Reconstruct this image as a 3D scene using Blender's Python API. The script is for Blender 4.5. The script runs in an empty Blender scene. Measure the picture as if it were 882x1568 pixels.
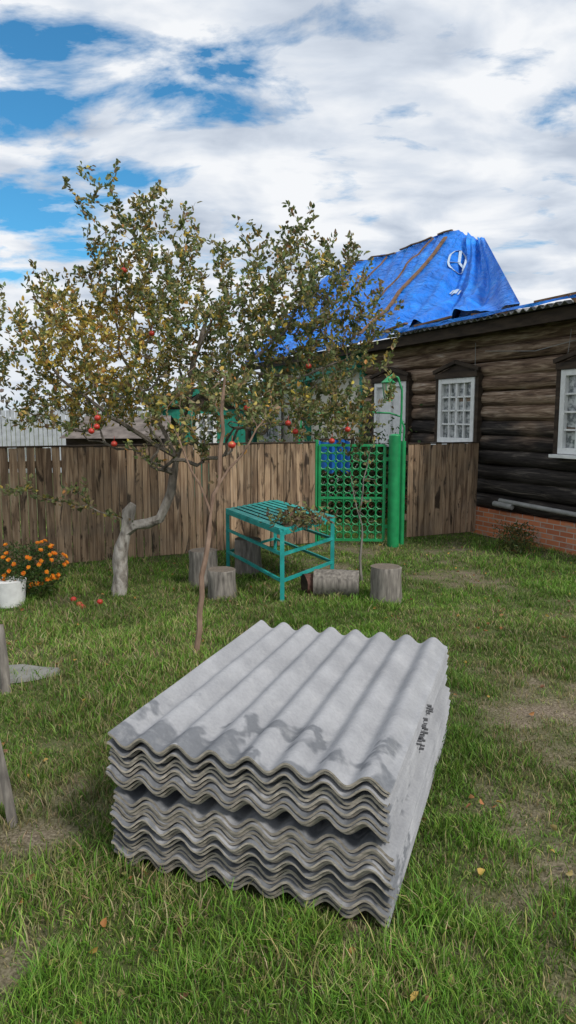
import bpy, math, random
import numpy as np
from mathutils import Vector, Matrix, noise as mn
random.seed(7); rng=np.random.default_rng(7)
S=bpy.context.scene
S.view_settings.view_transform='Standard'; S.view_settings.look='None'; S.view_settings.exposure=0
COL=S.collection
# ------------------------------------------------------------ materials
def newmat(name,rough=.8,spec=.3):
    m=bpy.data.materials.new(name); m.use_nodes=True; nt=m.node_tree
    b=nt.nodes['Principled BSDF']; b.inputs['Roughness'].default_value=rough
    b.inputs['Specular IOR Level'].default_value=spec
    return m,nt,b
def N(nt,t,**k):
    n=nt.nodes.new(t)
    for a,v in k.items(): setattr(n,a,v)
    return n
def ramp(nt,src,stops):
    r=N(nt,'ShaderNodeValToRGB'); e=r.color_ramp.elements
    while len(e)<len(stops): e.new(.5)
    for i,(p,c) in enumerate(stops):
        e[i].position=p; e[i].color=(c[0],c[1],c[2],1)
    nt.links.new(src,r.inputs[0]); return r.outputs[0]
def math_n(nt,op,a,b=None,clamp=False):
    n=N(nt,'ShaderNodeMath',operation=op); n.use_clamp=clamp
    for i,x in enumerate([a,b]):
        if x is None: continue
        if isinstance(x,(int,float)): n.inputs[i].default_value=x
        else: nt.links.new(x,n.inputs[i])
    return n.outputs[0]
def mix(nt,f,a,b,mode='MIX'):
    n=N(nt,'ShaderNodeMix',data_type='RGBA',blend_type=mode)
    for i,x in ((0,f),(6,a),(7,b)):
        if isinstance(x,(int,float)): n.inputs[i].default_value=x
        elif isinstance(x,tuple): n.inputs[i].default_value=(x[0],x[1],x[2],1)
        else: nt.links.new(x,n.inputs[i])
    return n.outputs[2]
def coords(nt,scale=(1,1,1),attr=None):
    tc=N(nt,'ShaderNodeTexCoord'); mp=N(nt,'ShaderNodeMapping'); mp.inputs['Scale'].default_value=scale
    src=tc.outputs['Object']
    if attr:
        at=N(nt,'ShaderNodeAttribute',attribute_name=attr)
        v=N(nt,'ShaderNodeVectorMath',operation='MULTIPLY_ADD')
        nt.links.new(at.outputs['Color'],v.inputs[0]); v.inputs[1].default_value=(31,17,23); nt.links.new(src,v.inputs[2]); src=v.outputs[0]
    nt.links.new(src,mp.inputs[0]); return mp.outputs[0]
def noise(nt,vec,scale=1,detail=6,dist=0,rough=.55):
    n=N(nt,'ShaderNodeTexNoise'); n.inputs['Scale'].default_value=scale; n.inputs['Detail'].default_value=detail
    n.inputs['Distortion'].default_value=dist; n.inputs['Roughness'].default_value=rough
    nt.links.new(vec,n.inputs['Vector']); return n.outputs[0]
def bump(nt,b,h,strength=.3,dist=.01):
    n=N(nt,'ShaderNodeBump'); n.inputs['Strength'].default_value=strength; n.inputs['Distance'].default_value=dist
    nt.links.new(h,n.inputs['Height']); nt.links.new(n.outputs[0],b.inputs['Normal'])
def nmat(name,stops,scale=(5,5,5),detail=6,rough=.8,bs=.3,bd=.01,attr=None,dist=0,spec=.3,var=0):
    m,nt,b=newmat(name,rough,spec)
    v=coords(nt,scale,attr); n=noise(nt,v,1,detail,dist)
    c=ramp(nt,n,stops)
    if attr and var:
        at=N(nt,'ShaderNodeAttribute',attribute_name=attr)
        mr=N(nt,'ShaderNodeMapRange'); nt.links.new(at.outputs['Fac'],mr.inputs[0]); mr.inputs[3].default_value=1-var; mr.inputs[4].default_value=1+var
        cb=N(nt,'ShaderNodeCombineXYZ')
        for i in range(3): nt.links.new(mr.outputs[0],cb.inputs[i])
        c=mix(nt,1.0,c,cb.outputs[0],'MULTIPLY')
    nt.links.new(c,b.inputs['Base Color'])
    if bs: bump(nt,b,n,bs,bd)
    return m
def two(c,k=.75,p=(.35,.65)): return [(p[0],tuple(x*k for x in c)),(p[1],c)]
def leafmat(name,tr=.35):
    m,nt,b=newmat(name,.55,.3)
    at=N(nt,'ShaderNodeAttribute',attribute_name='Col'); nt.links.new(at.outputs['Color'],b.inputs['Base Color'])
    t=N(nt,'ShaderNodeBsdfTranslucent'); nt.links.new(at.outputs['Color'],t.inputs[0])
    mx=N(nt,'ShaderNodeMixShader'); mx.inputs[0].default_value=tr
    nt.links.new(b.outputs[0],mx.inputs[1]); nt.links.new(t.outputs[0],mx.inputs[2])
    nt.links.new(mx.outputs[0],nt.nodes['Material Output'].inputs[0]); return m
# ------------------------------------------------------------ mesh helpers
def empty(name,loc=(0,0,0),rz=0):
    e=bpy.data.objects.new(name,None); e.location=loc; e.rotation_euler=(0,0,rz); e.empty_display_size=.1; COL.objects.link(e); return e
class MB:
    def __init__(s): s.v=[];s.f=[];s.m=[];s.r=[]
    def add(s,vs,fs,mi=0,r=None):
        o=len(s.v); r=random.random() if r is None else r
        s.v+= [tuple(x) for x in vs]; s.r+=[r]*len(vs)
        s.f+= [tuple(i+o for i in f) for f in fs]; s.m+=[mi]*len(fs)
    def box(s,c,sz,rz=0,mi=0,M=None,r=None):
        x,y,z=[a/2 for a in sz]
        vs=[Vector(p) for p in [(-x,-y,-z),(x,-y,-z),(x,y,-z),(-x,y,-z),(-x,-y,z),(x,-y,z),(x,y,z),(-x,y,z)]]
        R=Matrix.Rotation(rz,3,'Z') if M is None else M
        s.add([R@p+Vector(c) for p in vs],[(0,3,2,1),(4,5,6,7),(0,1,5,4),(1,2,6,5),(2,3,7,6),(3,0,4,7)],mi,r)
    def bar(s,a,b,w,h=None,mi=0,r=None):
        a=Vector(a);b=Vector(b);h=h or w;d=b-a
        M=d.to_track_quat('X','Z').to_matrix()
        s.box((a+b)/2,(d.length,w,h),0,mi,M,r)
    def tube(s,pts,rad,n=8,mi=0,cap=True,jit=0,capmi=None,r=None):
        pts=[Vector(p) for p in pts]
        if isinstance(rad,(int,float)): rad=[rad]*len(pts)
        vs=[];ref=None
        for i,p in enumerate(pts):
            d=(pts[min(i+1,len(pts)-1)]-pts[max(i-1,0)]).normalized()
            if ref is None: ref=Vector((0,0,1)) if abs(d.z)<.9 else Vector((1,0,0))
            x=(ref-d*ref.dot(d)).normalized(); ref=x; y=d.cross(x)
            for k in range(n):
                t=2*math.pi*k/n; rr=rad[i]*(1+jit*(mn.noise(Vector((math.cos(t)*1.5,math.sin(t)*1.5,i*.7+pts[0].x*9)))))
                vs.append(p+(x*math.cos(t)+y*math.sin(t))*rr)
        fs=[(i*n+k,i*n+(k+1)%n,(i+1)*n+(k+1)%n,(i+1)*n+k) for i in range(len(pts)-1) for k in range(n)]
        r=random.random() if r is None else r
        s.add(vs,fs,mi,r)
        if cap:
            cm=mi if capmi is None else capmi
            s.add(vs[:n],[tuple(range(n-1,-1,-1))],cm,r); s.add(vs[-n:],[tuple(range(n))],cm,r)
    def sphere(s,c,r,mi=0,n=10,sc=(1,1,1)):
        vs=[];c=Vector(c)
        for i in range(n+1):
            ph=math.pi*i/n
            for k in range(n):
                t=2*math.pi*k/n; vs.append(c+Vector((math.sin(ph)*math.cos(t)*sc[0],math.sin(ph)*math.sin(t)*sc[1],math.cos(ph)*sc[2]))*r)
        s.add(vs,[(i*n+k,(i+1)*n+k,(i+1)*n+(k+1)%n,i*n+(k+1)%n) for i in range(n) for k in range(n)],mi)
    def build(s,name,mats,parent=None,smooth=False,bevel=0):
        me=bpy.data.meshes.new(name); me.from_pydata(s.v,[],s.f)
        for m in (mats if isinstance(mats,list) else [mats]): me.materials.append(m)
        me.polygons.foreach_set('material_index',s.m)
        a=me.attributes.new('rnd','FLOAT_COLOR','POINT'); r=np.array(s.r); 
        a.data.foreach_set('color',np.stack([r,(r*7.31)%1,(r*3.77)%1,np.ones_like(r)],1).astype(np.float32).ravel())
        me.update(); 
        if smooth: me.polygons.foreach_set('use_smooth',[True]*len(me.polygons)); me.set_sharp_from_angle(angle=math.radians(50))
        o=bpy.data.objects.new(name,me); COL.objects.link(o)
        if parent: o.parent=parent
        if bevel:
            b=o.modifiers.new('b','BEVEL'); b.width=bevel; b.segments=1; b.limit_method='ANGLE'
        return o
def npmesh(name,V,F,mat,C=None,parent=None,smooth=False):
    me=bpy.data.meshes.new(name); me.vertices.add(len(V)); me.vertices.foreach_set('co',V.astype(np.float32).ravel())
    tot=np.concatenate([np.full(len(f),f.shape[1]) for f in F]); flat=np.concatenate([f.ravel() for f in F])
    me.loops.add(len(flat)); me.loops.foreach_set('vertex_index',flat.astype(np.int32))
    me.polygons.add(len(tot)); st=np.concatenate([[0],np.cumsum(tot)[:-1]])
    me.polygons.foreach_set('loop_start',st.astype(np.int32)); me.polygons.foreach_set('loop_total',tot.astype(np.int32))
    if smooth: me.polygons.foreach_set('use_smooth',np.ones(len(tot),bool))
    me.update(calc_edges=True)
    if C is not None:
        a=me.attributes.new('Col','FLOAT_COLOR','POINT'); a.data.foreach_set('color',np.concatenate([C,np.ones((len(C),1))],1).astype(np.float32).ravel())
    me.materials.append(mat); o=bpy.data.objects.new(name,me); COL.objects.link(o)
    if parent: o.parent=parent
    return o
def nrm(a): return a/np.maximum(np.linalg.norm(a,axis=-1,keepdims=True),1e-6)
def make_leaves(name,P,D,L,W,C,mat,parent=None,fold=.25,up=None):
    n=len(P); D=nrm(D); R=rng.normal(size=(n,3)) if up is None else up
    Sd=nrm(np.cross(D,R)); Nn=np.cross(Sd,D); L=L[:,None];W=W[:,None]
    v=[P, P+D*L*.3+Sd*W*.5+Nn*W*fold, P+D*L*.7+Sd*W*.42+Nn*W*fold*.6, P+D*L-Nn*L*.12, P+D*L*.7-Sd*W*.42+Nn*W*fold*.6, P+D*L*.3-Sd*W*.5+Nn*W*fold]
    V=np.stack(v,1).reshape(-1,3); b=np.arange(n)[:,None]*6
    F=np.concatenate([b+np.array([0,1,2,3]),b+np.array([0,3,4,5])])
    return npmesh(name,V,[F],mat,np.repeat(C,6,0),parent)
def pal(n,cols,w,jit=.25):
    cols=np.array(cols);w=np.array(w)/sum(w); c=cols[rng.choice(len(cols),n,p=w)]
    return np.clip(c*(1+rng.uniform(-jit,jit,(n,1)))*(1+rng.uniform(-.1,.1,(n,3))),0,1)
def vn(x,y,s,seed=0):
    x=x/s+seed*13.7;y=y/s+seed*7.3; xi=np.floor(x);yi=np.floor(y);fx=x-xi;fy=y-yi
    fx=fx*fx*(3-2*fx);fy=fy*fy*(3-2*fy)
    def h(a,b): 
        t=np.sin(a*127.1+b*311.7+seed*74.7)*43758.5453; return t-np.floor(t)
    return (h(xi,yi)*(1-fx)+h(xi+1,yi)*fx)*(1-fy)+(h(xi,yi+1)*(1-fx)+h(xi+1,yi+1)*fx)*fy
def gh(x,y):
    x=np.asarray(x,float);y=np.asarray(y,float)
    return (.035*(vn(x,y,1.1,1)-.5)+.018*(vn(x,y,.35,2)-.5))*np.exp(-((x**2+(y-6)**2)/900))
PATCH=[(1.8,4.7,.9,.5,.95),(1.25,5.5,.5,.4,.4),(1.05,3.3,.28,.6,.65),(.85,2.75,.22,.28,.8),(1.35,3.9,.35,.5,.55),(2.5,9.9,.9,.5,.7),(2.0,8.3,.5,.9,.6),(2.6,6.8,.5,.6,.4),
 (-1.15,3.25,.3,.45,.7),(-1.2,3.9,.35,.35,.5),(-.85,2.15,.3,.2,.75),(.95,2.05,.2,.3,.55),(-2.3,7.2,.5,.3,.65),(2.2,5.6,.4,.4,.4),(-.9,4.3,.3,.2,.4),(.1,8.9,.9,.4,.5),(1.0,10.2,.8,.4,.6),(-.5,3.4,.8,.9,.4)]
def dirt(x,y):
    d=np.zeros_like(x,dtype=float)
    xw=x+.45*(vn(x,y,.5,31)-.5)+.25*(vn(x,y,.17,32)-.5)+.1*(vn(x,y,.07,35)-.5); yw=y+.6*(vn(x,y,.6,33)-.5)+.3*(vn(x,y,.2,34)-.5)
    for a,b,r,q,w in PATCH: d=np.maximum(d,w*np.exp(-(((xw-a)/r)**2+((yw-b)/q)**2)))
    n=.4*vn(x,y,.45,5)+.35*vn(x,y,.15,6)+.25*vn(x,y,.06,7)
    return np.clip((d*.85+1.5*(n-.5)+.5*(vn(x,y,1.5,8)-.5)-.08)*1.15,0,1)
# ------------------------------------------------------------ ground
u=np.linspace(-1,1,340); k=6.2
gx=np.sinh(u*k)/np.sinh(k)*500; gy=6+np.sinh(u*k)/np.sinh(k)*500
gx=np.sort(np.concatenate([gx[np.abs(gx)>5],np.arange(-5,5.01,.045)])); gy=np.sort(np.concatenate([gy[(gy<0)|(gy>12.5)],np.arange(0,12.51,.045)]))
X,Y=np.meshgrid(gx,gy); x=X.ravel();y=Y.ravel()
V=np.stack([x,y,gh(x,y)],1); nx=len(gx);ny=len(gy)
i=(np.arange(ny-1)[:,None]*nx+np.arange(nx-1)[None]).ravel()
F=np.stack([i,i+1,i+nx+1,i+nx],1)
m,nt,b=newmat('ground_soil_grass',.95,.1)
at=N(nt,'ShaderNodeAttribute',attribute_name='Col'); sp=N(nt,'ShaderNodeSeparateColor'); nt.links.new(at.outputs['Color'],sp.inputs[0])
v=coords(nt); n1=noise(nt,v,9,8); n2=noise(nt,v,70,5)
g=ramp(nt,n1,[(.3,(.065,.09,.027)),(.7,(.12,.135,.052))]); dd=ramp(nt,n2,[(.3,(.12,.095,.065)),(.55,(.23,.185,.135)),(.75,(.34,.29,.22))])
c=mix(nt,sp.outputs[0],g,dd); c2=mix(nt,.4,c,ramp(nt,n2,[(.35,(.35,.35,.35)),(.65,(1,1,1))]),'MULTIPLY')
nt.links.new(c2,b.inputs['Base Color']); bump(nt,b,n2,.6,.02)
d=dirt(x,y); npmesh('ground',V,[F],m,np.stack([d,d,d],1),smooth=True)
SO=np.array([.366,2.407]); SW=np.array([.943,-.333]); SL=np.array([.333,.943])
def instack(x,y,e=0.0):
    a=(x-SO[0])*SW[0]+(y-SO[1])*SW[1]; bb=(x-SO[0])*SL[0]+(y-SO[1])*SL[1]
    return (a>-1.17-e)&(a<e)&(bb>-e)&(bb<1.75+e)
# ------------------------------------------------------------ grass
def field(n,y0,y1,spread):
    y=rng.uniform(y0,y1,n); x=rng.uniform(-1,1,n)*(spread*y+.6); return x,y
parts=[]
for n,y0,y1,h,w in [(80000,1.2,2.8,.045,.0040),(90000,2.8,5,.046,.0048),(90000,5,8,.048,.0065),(65000,8,13,.048,.009)]:
    x,y=field(n,y0,y1,.46); dm=dirt(x,y)
    keep=(rng.random(n)>np.clip(dm*1.0,0,.88))&(~instack(x,y,-.02))
    x=x[keep];y=y[keep];dm=dm[keep]
    cl=vn(x,y,.22,11)*.6+vn(x,y,.09,12)*.4
    hh=h*(.3+1.6*cl**1.7*1.3)*rng.uniform(.5,1.4,len(x))*(1-.55*dm)
    parts.append((x,y,hh,np.full(len(x),w),dm,cl))
for cx,cy,r,n in [(.22,2.08,.14,900),(.42,2.25,.1,500),(-.1,2.3,.2,700),(-.75,2.75,.2,600),(-1.0,2.55,.2,500),(.55,2.5,.12,400),(-.45,2.45,.2,500),(1.1,2.4,.2,500),(3.3,10.3,.5,900),(2.9,9.0,.5,700),(-2.6,7.6,.5,900),(-.4,7.5,.5,700),(.9,7.3,.4,600),(-.75,5.4,.2,400),(-1.8,6.2,.8,1500),(-1.3,5.0,.6,1300),(-2.2,8.4,.8,1500),(-1.2,4.4,.3,500)]:
    x=rng.normal(cx,r*.6,n);y=rng.normal(cy,r*.6,n);kq=~instack(x,y,.0);x=x[kq];y=y[kq]
    parts.append((x,y,rng.uniform(.04,.12,len(x)),np.full(len(x),.004+.0006*cy),np.zeros(len(x)),np.full(len(x),.6)))
x,y,h,w,dm,cl=[np.concatenate([p[i] for p in parts]) for i in range(6)]
n=len(x); th=rng.uniform(0,2*np.pi,n); sx=np.cos(th);sy=np.sin(th); ln=rng.uniform(.1,1.1,n)*h; la=rng.uniform(0,2*np.pi,n)
z0=gh(x,y)-.004; B=np.stack([x,y,z0],1); Sd=np.stack([sx,sy,0*x],1)*w[:,None]*.5; Ln=np.stack([np.cos(la),np.sin(la),0*x],1)*ln[:,None]
U=np.stack([0*x,0*x,h],1)
V=np.stack([B-Sd,B+Sd,B+U*.6+Ln*.35+Sd*.8,B+U*.6+Ln*.35-Sd*.8,B+U*.95+Ln],1).reshape(-1,3)
bi=np.arange(n)[:,None]*5
C=pal(n,[(.15,.30,.035),(.10,.22,.027),(.23,.36,.06),(.32,.33,.11),(.42,.36,.19)],[5,4,2.5,.8,.6],.3)
dry=rng.random(n)<dm*.7+.3*(vn(x,y,1.3,21)>.62)+.05; C[dry]=pal(dry.sum(),[(.34,.31,.13),(.40,.32,.18),(.22,.24,.09)],[1,1,1],.3)
C*= (.68+.55*vn(x,y,.7,9))[:,None]
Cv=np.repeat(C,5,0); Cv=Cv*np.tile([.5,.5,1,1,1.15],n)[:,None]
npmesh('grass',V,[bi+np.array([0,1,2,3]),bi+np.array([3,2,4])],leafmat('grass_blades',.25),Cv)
n=520; x,y=field(n,1.5,10.5,.42); kq=~instack(x,y,.02);x=x[kq];y=y[kq];n=len(x)
a=rng.uniform(0,6.28,n)
make_leaves('fallen_leaves',np.stack([x,y,gh(x,y)+.03],1),np.stack([np.cos(a),np.sin(a),rng.normal(0,.25,n)],1),rng.uniform(.025,.05,n),rng.uniform(.018,.03,n),pal(n,[(.35,.16,.06),(.45,.28,.07),(.22,.11,.06),(.3,.25,.1)],[3,2,2,2]),leafmat('fallen_leaf',.2))
# ------------------------------------------------------------ slate stack
m,nt,b=newmat('asbestos_cement',.9,.15)
tc=N(nt,'ShaderNodeTexCoord'); v=tc.outputs['Object']
n1=noise(nt,v,4,6); n2=noise(nt,v,60,4,0,.7); n3=noise(nt,v,5,3,.3)
at=N(nt,'ShaderNodeAttribute',attribute_name='rnd')
c=ramp(nt,n1,[(.3,(.28,.285,.30)),(.7,(.385,.39,.405))])
sp=N(nt,'ShaderNodeSeparateXYZ'); nt.links.new(v,sp.inputs[0])
st=math_n(nt,'ADD',n3,math_n(nt,'MULTIPLY',sp.outputs[1],-.45)); st=ramp(nt,st,[(.42,(0,0,0)),(.48,(1,1,1))])
c=mix(nt,math_n(nt,'MULTIPLY',st,.72),c,(.11,.12,.135))
n4=noise(nt,v,11,6,.5,.65); c=mix(nt,ramp(nt,n4,[(.52,(0,0,0)),(.75,(.4,.4,.4))]),c,(.48,.48,.48))
c=mix(nt,.3,c,ramp(nt,n2,[(.35,(.6,.6,.6)),(.6,(1,1,1))]),'MULTIPLY')
mr=N(nt,'ShaderNodeMapRange'); nt.links.new(at.outputs['Fac'],mr.inputs[0]); mr.inputs[3].default_value=.85; mr.inputs[4].default_value=1.08
cb=N(nt,'ShaderNodeCombineXYZ'); [nt.links.new(mr.outputs[0],cb.inputs[i]) for i in range(3)]
c=mix(nt,1.0,c,cb.outputs[0],'MULTIPLY'); nt.links.new(c,b.inputs['Base Color']); bump(nt,b,n2,.35,.003); M_slate=m
m2=nmat('asbestos_cut_edge',[(.3,(.25,.22,.18)),(.7,(.43,.385,.32))],(30,30,90),5,.95,.4,.004,attr='rnd',var=.35)
stack=empty('corrugated_slate_stack',(SO[0],SO[1],0),math.atan2(SW[1],SW[0]))
NW=7.5; WID=1.185; lam=WID/NW; A=.024
def prof(xx,ph=0.0): return A*math.cos(2*math.pi*(xx/lam)+ph)
def sheet(mb,z,dx,dl,ph,T=.0075,rot=0,LEN=1.75):
    ns=int(NW*14); tp=[];bt=[]
    for i in range(ns+1):
        xx=WID*i/ns; zz=prof(xx,ph)
        slope=-A*2*math.pi/lam*math.sin(2*math.pi*xx/lam+ph); nn=math.sqrt(1+slope*slope)
        tp.append((xx-WID-slope/nn*T/2,zz+T/2/nn)); bt.append((xx-WID+slope/nn*T/2,zz-T/2/nn))
    e=tp[-1]; tp.append((e[0]+.006,e[1]-.006)); bt.append((bt[-1][0]-.001,bt[-1][1]-.005)); 
    m_=len(tp); vs=[];J=6
    sag=[random.uniform(-.0015,.0015) for _ in range(J+1)]
    chip=[.005*mn.noise(Vector((q*.35,z*90,3))) for q in range(m_)]
    for j in range(J+1):
        yy=LEN*j/J
        for row_ in (tp,bt):
            for q,(px,pz) in enumerate(row_):
                y2=yy+(chip[q] if j in (0,J) else 0)
                vs.append((px+dx+rot*(yy-.9),y2+dl-rot*px,z+pz+sag[j]))
    fs=[];r=random.random(); row=2*m_
    for j in range(J):
        for i in range(m_-1):
            a=j*row+i; fs.append((a,a+1,a+row+1,a+row)); a=j*row+m_+i; fs.append((a,a+row,a+row+1,a+1))
        a=j*row; fs.append((a,a+row,a+row+m_,a+m_)); a=j*row+m_-1; fs.append((a,a+m_,a+row+m_,a+row))
    mb.add(vs,fs,0,r)
    for j,rev in ((0,0),(J,1)):
        q=[];w=vs[j*row:(j+1)*row]
        for i in range(m_-1):
            f=(i,i+m_,i+m_+1,i+1); q.append(f[::-1] if rev else f)
        mb.add(w,q,1,r)
mb=MB(); z=.04
groups=[(7,.0158,-.005),(10,.0158,-.025),(13,.0158,.0)]
gaps=[.0,.022,.034]; base_dx=[.008,.022,-.004]
for gi,(cnt,spz,dlg) in enumerate(groups):
    z+=gaps[gi]
    for q in range(cnt):
        sheet(mb,z,base_dx[gi]+random.gauss(0,.003),dlg+random.gauss(0,.013),0,T=random.uniform(.0075,.0115),rot=random.gauss(0,.003))
        z+=spz*random.uniform(.8,1.2)
st=mb.build('slate_sheets',[M_slate,m2],stack,smooth=True)
mb=MB()
for r_ in range(2):
    for q in range(8):
        if random.random()<.3: continue
        yy=.66+q*.042+r_*.06; zz=.44-r_*.045+q*.008+random.uniform(-.006,.006)
        for kq in range(3):
            cy=yy+random.uniform(-.010,.010);cz=zz+random.uniform(-.012,.012);hw=random.uniform(.002,.008);hh=random.uniform(.0015,.004)
            mb.box((.009,cy,cz),(.024,hw*2,hh*2))
M_ink=nmat('stamp_ink',two((.15,.15,.16)),(40,40,40)); mb.build('stamp_marks',M_ink,stack)
# ------------------------------------------------------------ wood materials
def woodfence():
    m,nt,b=newmat('fence_boards',.85,.15)
    v=coords(nt,(9,9,.9),'rnd'); a=noise(nt,v,1,5,1.2); v2=coords(nt,(60,60,2.5),'rnd'); g=noise(nt,v2,1,4,.5)
    v3=coords(nt,(10,10,2.6),'rnd'); kn=noise(nt,v3,1,5,.7,.62)
    v4=coords(nt,(2,2,3)); dm_=noise(nt,v4,1,4)
    c=ramp(nt,g,[(.3,(.29,.185,.115)),(.55,(.46,.32,.205)),(.75,(.57,.44,.32))])
    sc=ramp(nt,a,[(.46,(0,0,0)),(.62,(1,1,1))]); c=mix(nt,math_n(nt,'MULTIPLY',sc,.8),c,(.11,.067,.045))
    s2=ramp(nt,kn,[(.56,(0,0,0)),(.64,(1,1,1))]); c=mix(nt,math_n(nt,'MULTIPLY',s2,.9),c,(.032,.022,.017))
    c=mix(nt,ramp(nt,dm_,[(.45,(0,0,0)),(.7,(.35,.35,.35))]),c,(.2,.17,.14))
    at=N(nt,'ShaderNodeAttribute',attribute_name='rnd'); mr=N(nt,'ShaderNodeMapRange'); nt.links.new(at.outputs['Fac'],mr.inputs[0]); mr.inputs[3].default_value=.5; mr.inputs[4].default_value=1.2
    cb=N(nt,'ShaderNodeCombineXYZ'); [nt.links.new(mr.outputs[0],cb.inputs[i]) for i in range(3)]
    c=mix(nt,1.0,c,cb.outputs[0],'MULTIPLY')
    nt.links.new(c,b.inputs['Base Color']); bump(nt,b,g,.4,.004); return m
M_fence=woodfence()
M_dark=nmat('dark_old_wood',[(.3,(.02,.015,.012)),(.7,(.07,.05,.035))],(3,3,14),6,.9,.4)
M_grey=nmat('weathered_grey_wood',[(.3,(.10,.09,.08)),(.55,(.22,.20,.175)),(.75,(.34,.31,.27))],(30,30,5),6,.9,.5,.01,attr='rnd',var=.2)
M_cut=nmat('sawn_end_wood',[(.3,(.10,.085,.07)),(.7,(.22,.18,.14))],(25,25,25),6,.9,.3,.005,dist=2)
def fence(name,a,b,h,n):
    mb=MB(); a=Vector(a);b=Vector(b); d=b-a; rz=math.atan2(d.y,d.x); L=d.length; w=L/n
    nrmv=Vector((-math.sin(rz),math.cos(rz),0))
    for i in range(n):
        p=a+d*((i+.5)/n); hh=h+random.uniform(-.02,.012)
        M=Matrix.Rotation(rz,3,'Z')@Matrix.Rotation(random.gauss(0,.007),3,'Y')
        mb.box((p.x,p.y,hh/2+.02),(w-random.uniform(.003,.014),.020+random.uniform(0,.014),hh-.04),0,0,M)
    for z_ in (.35,h-.22):
        mb.bar((a.x+nrmv.x*.04,a.y+nrmv.y*.04,z_),(b.x+nrmv.x*.04,b.y+nrmv.y*.04,z_),.05,.09)
    mb.bar((a.x,a.y,h+.006),(b.x,b.y,h+.006),.05,.02,1)
    return mb.build(name,[M_fence,M_dark],bevel=.003)
fd=Vector((.9066,.422)); F1=Vector((.40,10.46))
F0=F1-fd*9.5
fence('wooden_fence',(F0.x,F0.y,0),(F1.x,F1.y,0),1.54,92)
fence('wooden_fence',(1.86,10.95,0),(3.10,11.53,0),1.50,13)
# ------------------------------------------------------------ gate
M_green=nmat('green_paint',[(.3,(.010,.21,.07)),(.7,(.018,.33,.11))],(8,8,8),5,.4,.15,.003,spec=.5)
gate=empty('garden_gate')
g0=Vector((.47,10.45,0)); g1=Vector((1.42,10.38,0)); gd=(g1-g0).normalized(); gL=(g1-g0).length
mb=MB()
mb.tube([(.42,10.47,0),(.42,10.47,1.58)],.03,10); mb.tube([(1.56,10.33,0),(1.56,10.33,1.64)],.088,16); mb.sphere((1.56,10.33,1.64),.088,0,12,(1,1,.35))
mb.tube([(1.71,10.5,0),(1.71,10.5,1.56)],.04,10)
for z_ in (.09,.72,1.5): mb.bar(g0+Vector((0,0,z_)),g1+Vector((0,0,z_)),.035)
for q in range(2):
    p=(g0,g1)[q]; mb.bar(p+Vector((0,0,.09)),p+Vector((0,0,1.5)),.04)
for q in (.3,.9,1.3): mb.bar(g1+Vector((0,0,q)),(1.56,10.33,q),.03,.05)
mb.build('frame',M_green,gate,True)
mb=MB(); cols=8; rows=12; sx=gL/cols; sz=1.41/rows
for i_ in range(cols):
    for j_ in range(rows):
        c_=g0+gd*(sx*(i_+.5))+Vector((0,0,.09+sz*(j_+.5))); pts=[]
        R_=sx*.5
        for t in range(13):
            an=2*math.pi*t/12; pts.append(c_+gd*math.cos(an)*R_*.98+Vector((0,0,math.sin(an)*sz*.5)))
        mb.tube(pts,.008,4,0,False)
for j_ in range(1,rows,2): mb.bar(g0+Vector((0,.012,.09+sz*j_)),g1+Vector((0,.012,.09+sz*j_)),.012,.018)
for i_ in range(1,cols,2): mb.bar(g0+gd*sx*i_+Vector((0,-.012,.09)),g0+gd*sx*i_+Vector((0,-.012,1.5)),.010)
mb.build('lattice',M_green,gate)
mb=MB()
mb.tube([(1.71,10.5,1.55),(1.72,10.5,1.75),(1.66,10.5,1.92),(1.5,10.5,1.97),(.9,10.5,1.99),(.4,10.5,1.96),(.2,10.5,1.9),(.16,10.5,1.5)],.014,8)
mb.tube([(1.64,10.42,1.5),(1.66,10.42,2.0),(1.66,10.42,2.3),(1.60,10.42,2.48),(1.52,10.42,2.52),(1.46,10.42,2.47)],.016,8)
mb.tube([(1.46,10.42,2.47),(1.46,10.42,2.40)],[.02,.1],8)
mb.build('arch_pipe',M_green,gate,True)
lamp=empty('garden_lantern')
mb=MB(); mb.tube([(1.46,10.42,2.40),(1.46,10.42,2.17)],[.085,.055],6,0); 
M_glass=nmat('lantern_glass',two((.5,.5,.42)),(5,5,5),rough=.2); mb.build('glass',M_glass,lamp)
mb=MB()
for q in range(6):
    an=q*math.pi/3; mb.bar((1.46+.087*math.cos(an),10.42+.087*math.sin(an),2.40),(1.46+.057*math.cos(an),10.42+.057*math.sin(an),2.16),.01)
mb.tube([(1.46,10.42,2.165),(1.46,10.42,2.14)],.062,6); mb.tube([(1.46,10.42,2.41),(1.46,10.42,2.44),(1.46,10.42,2.5)],[.11,.07,.01],6)
mb.build('cage',M_green,lamp)
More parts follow.
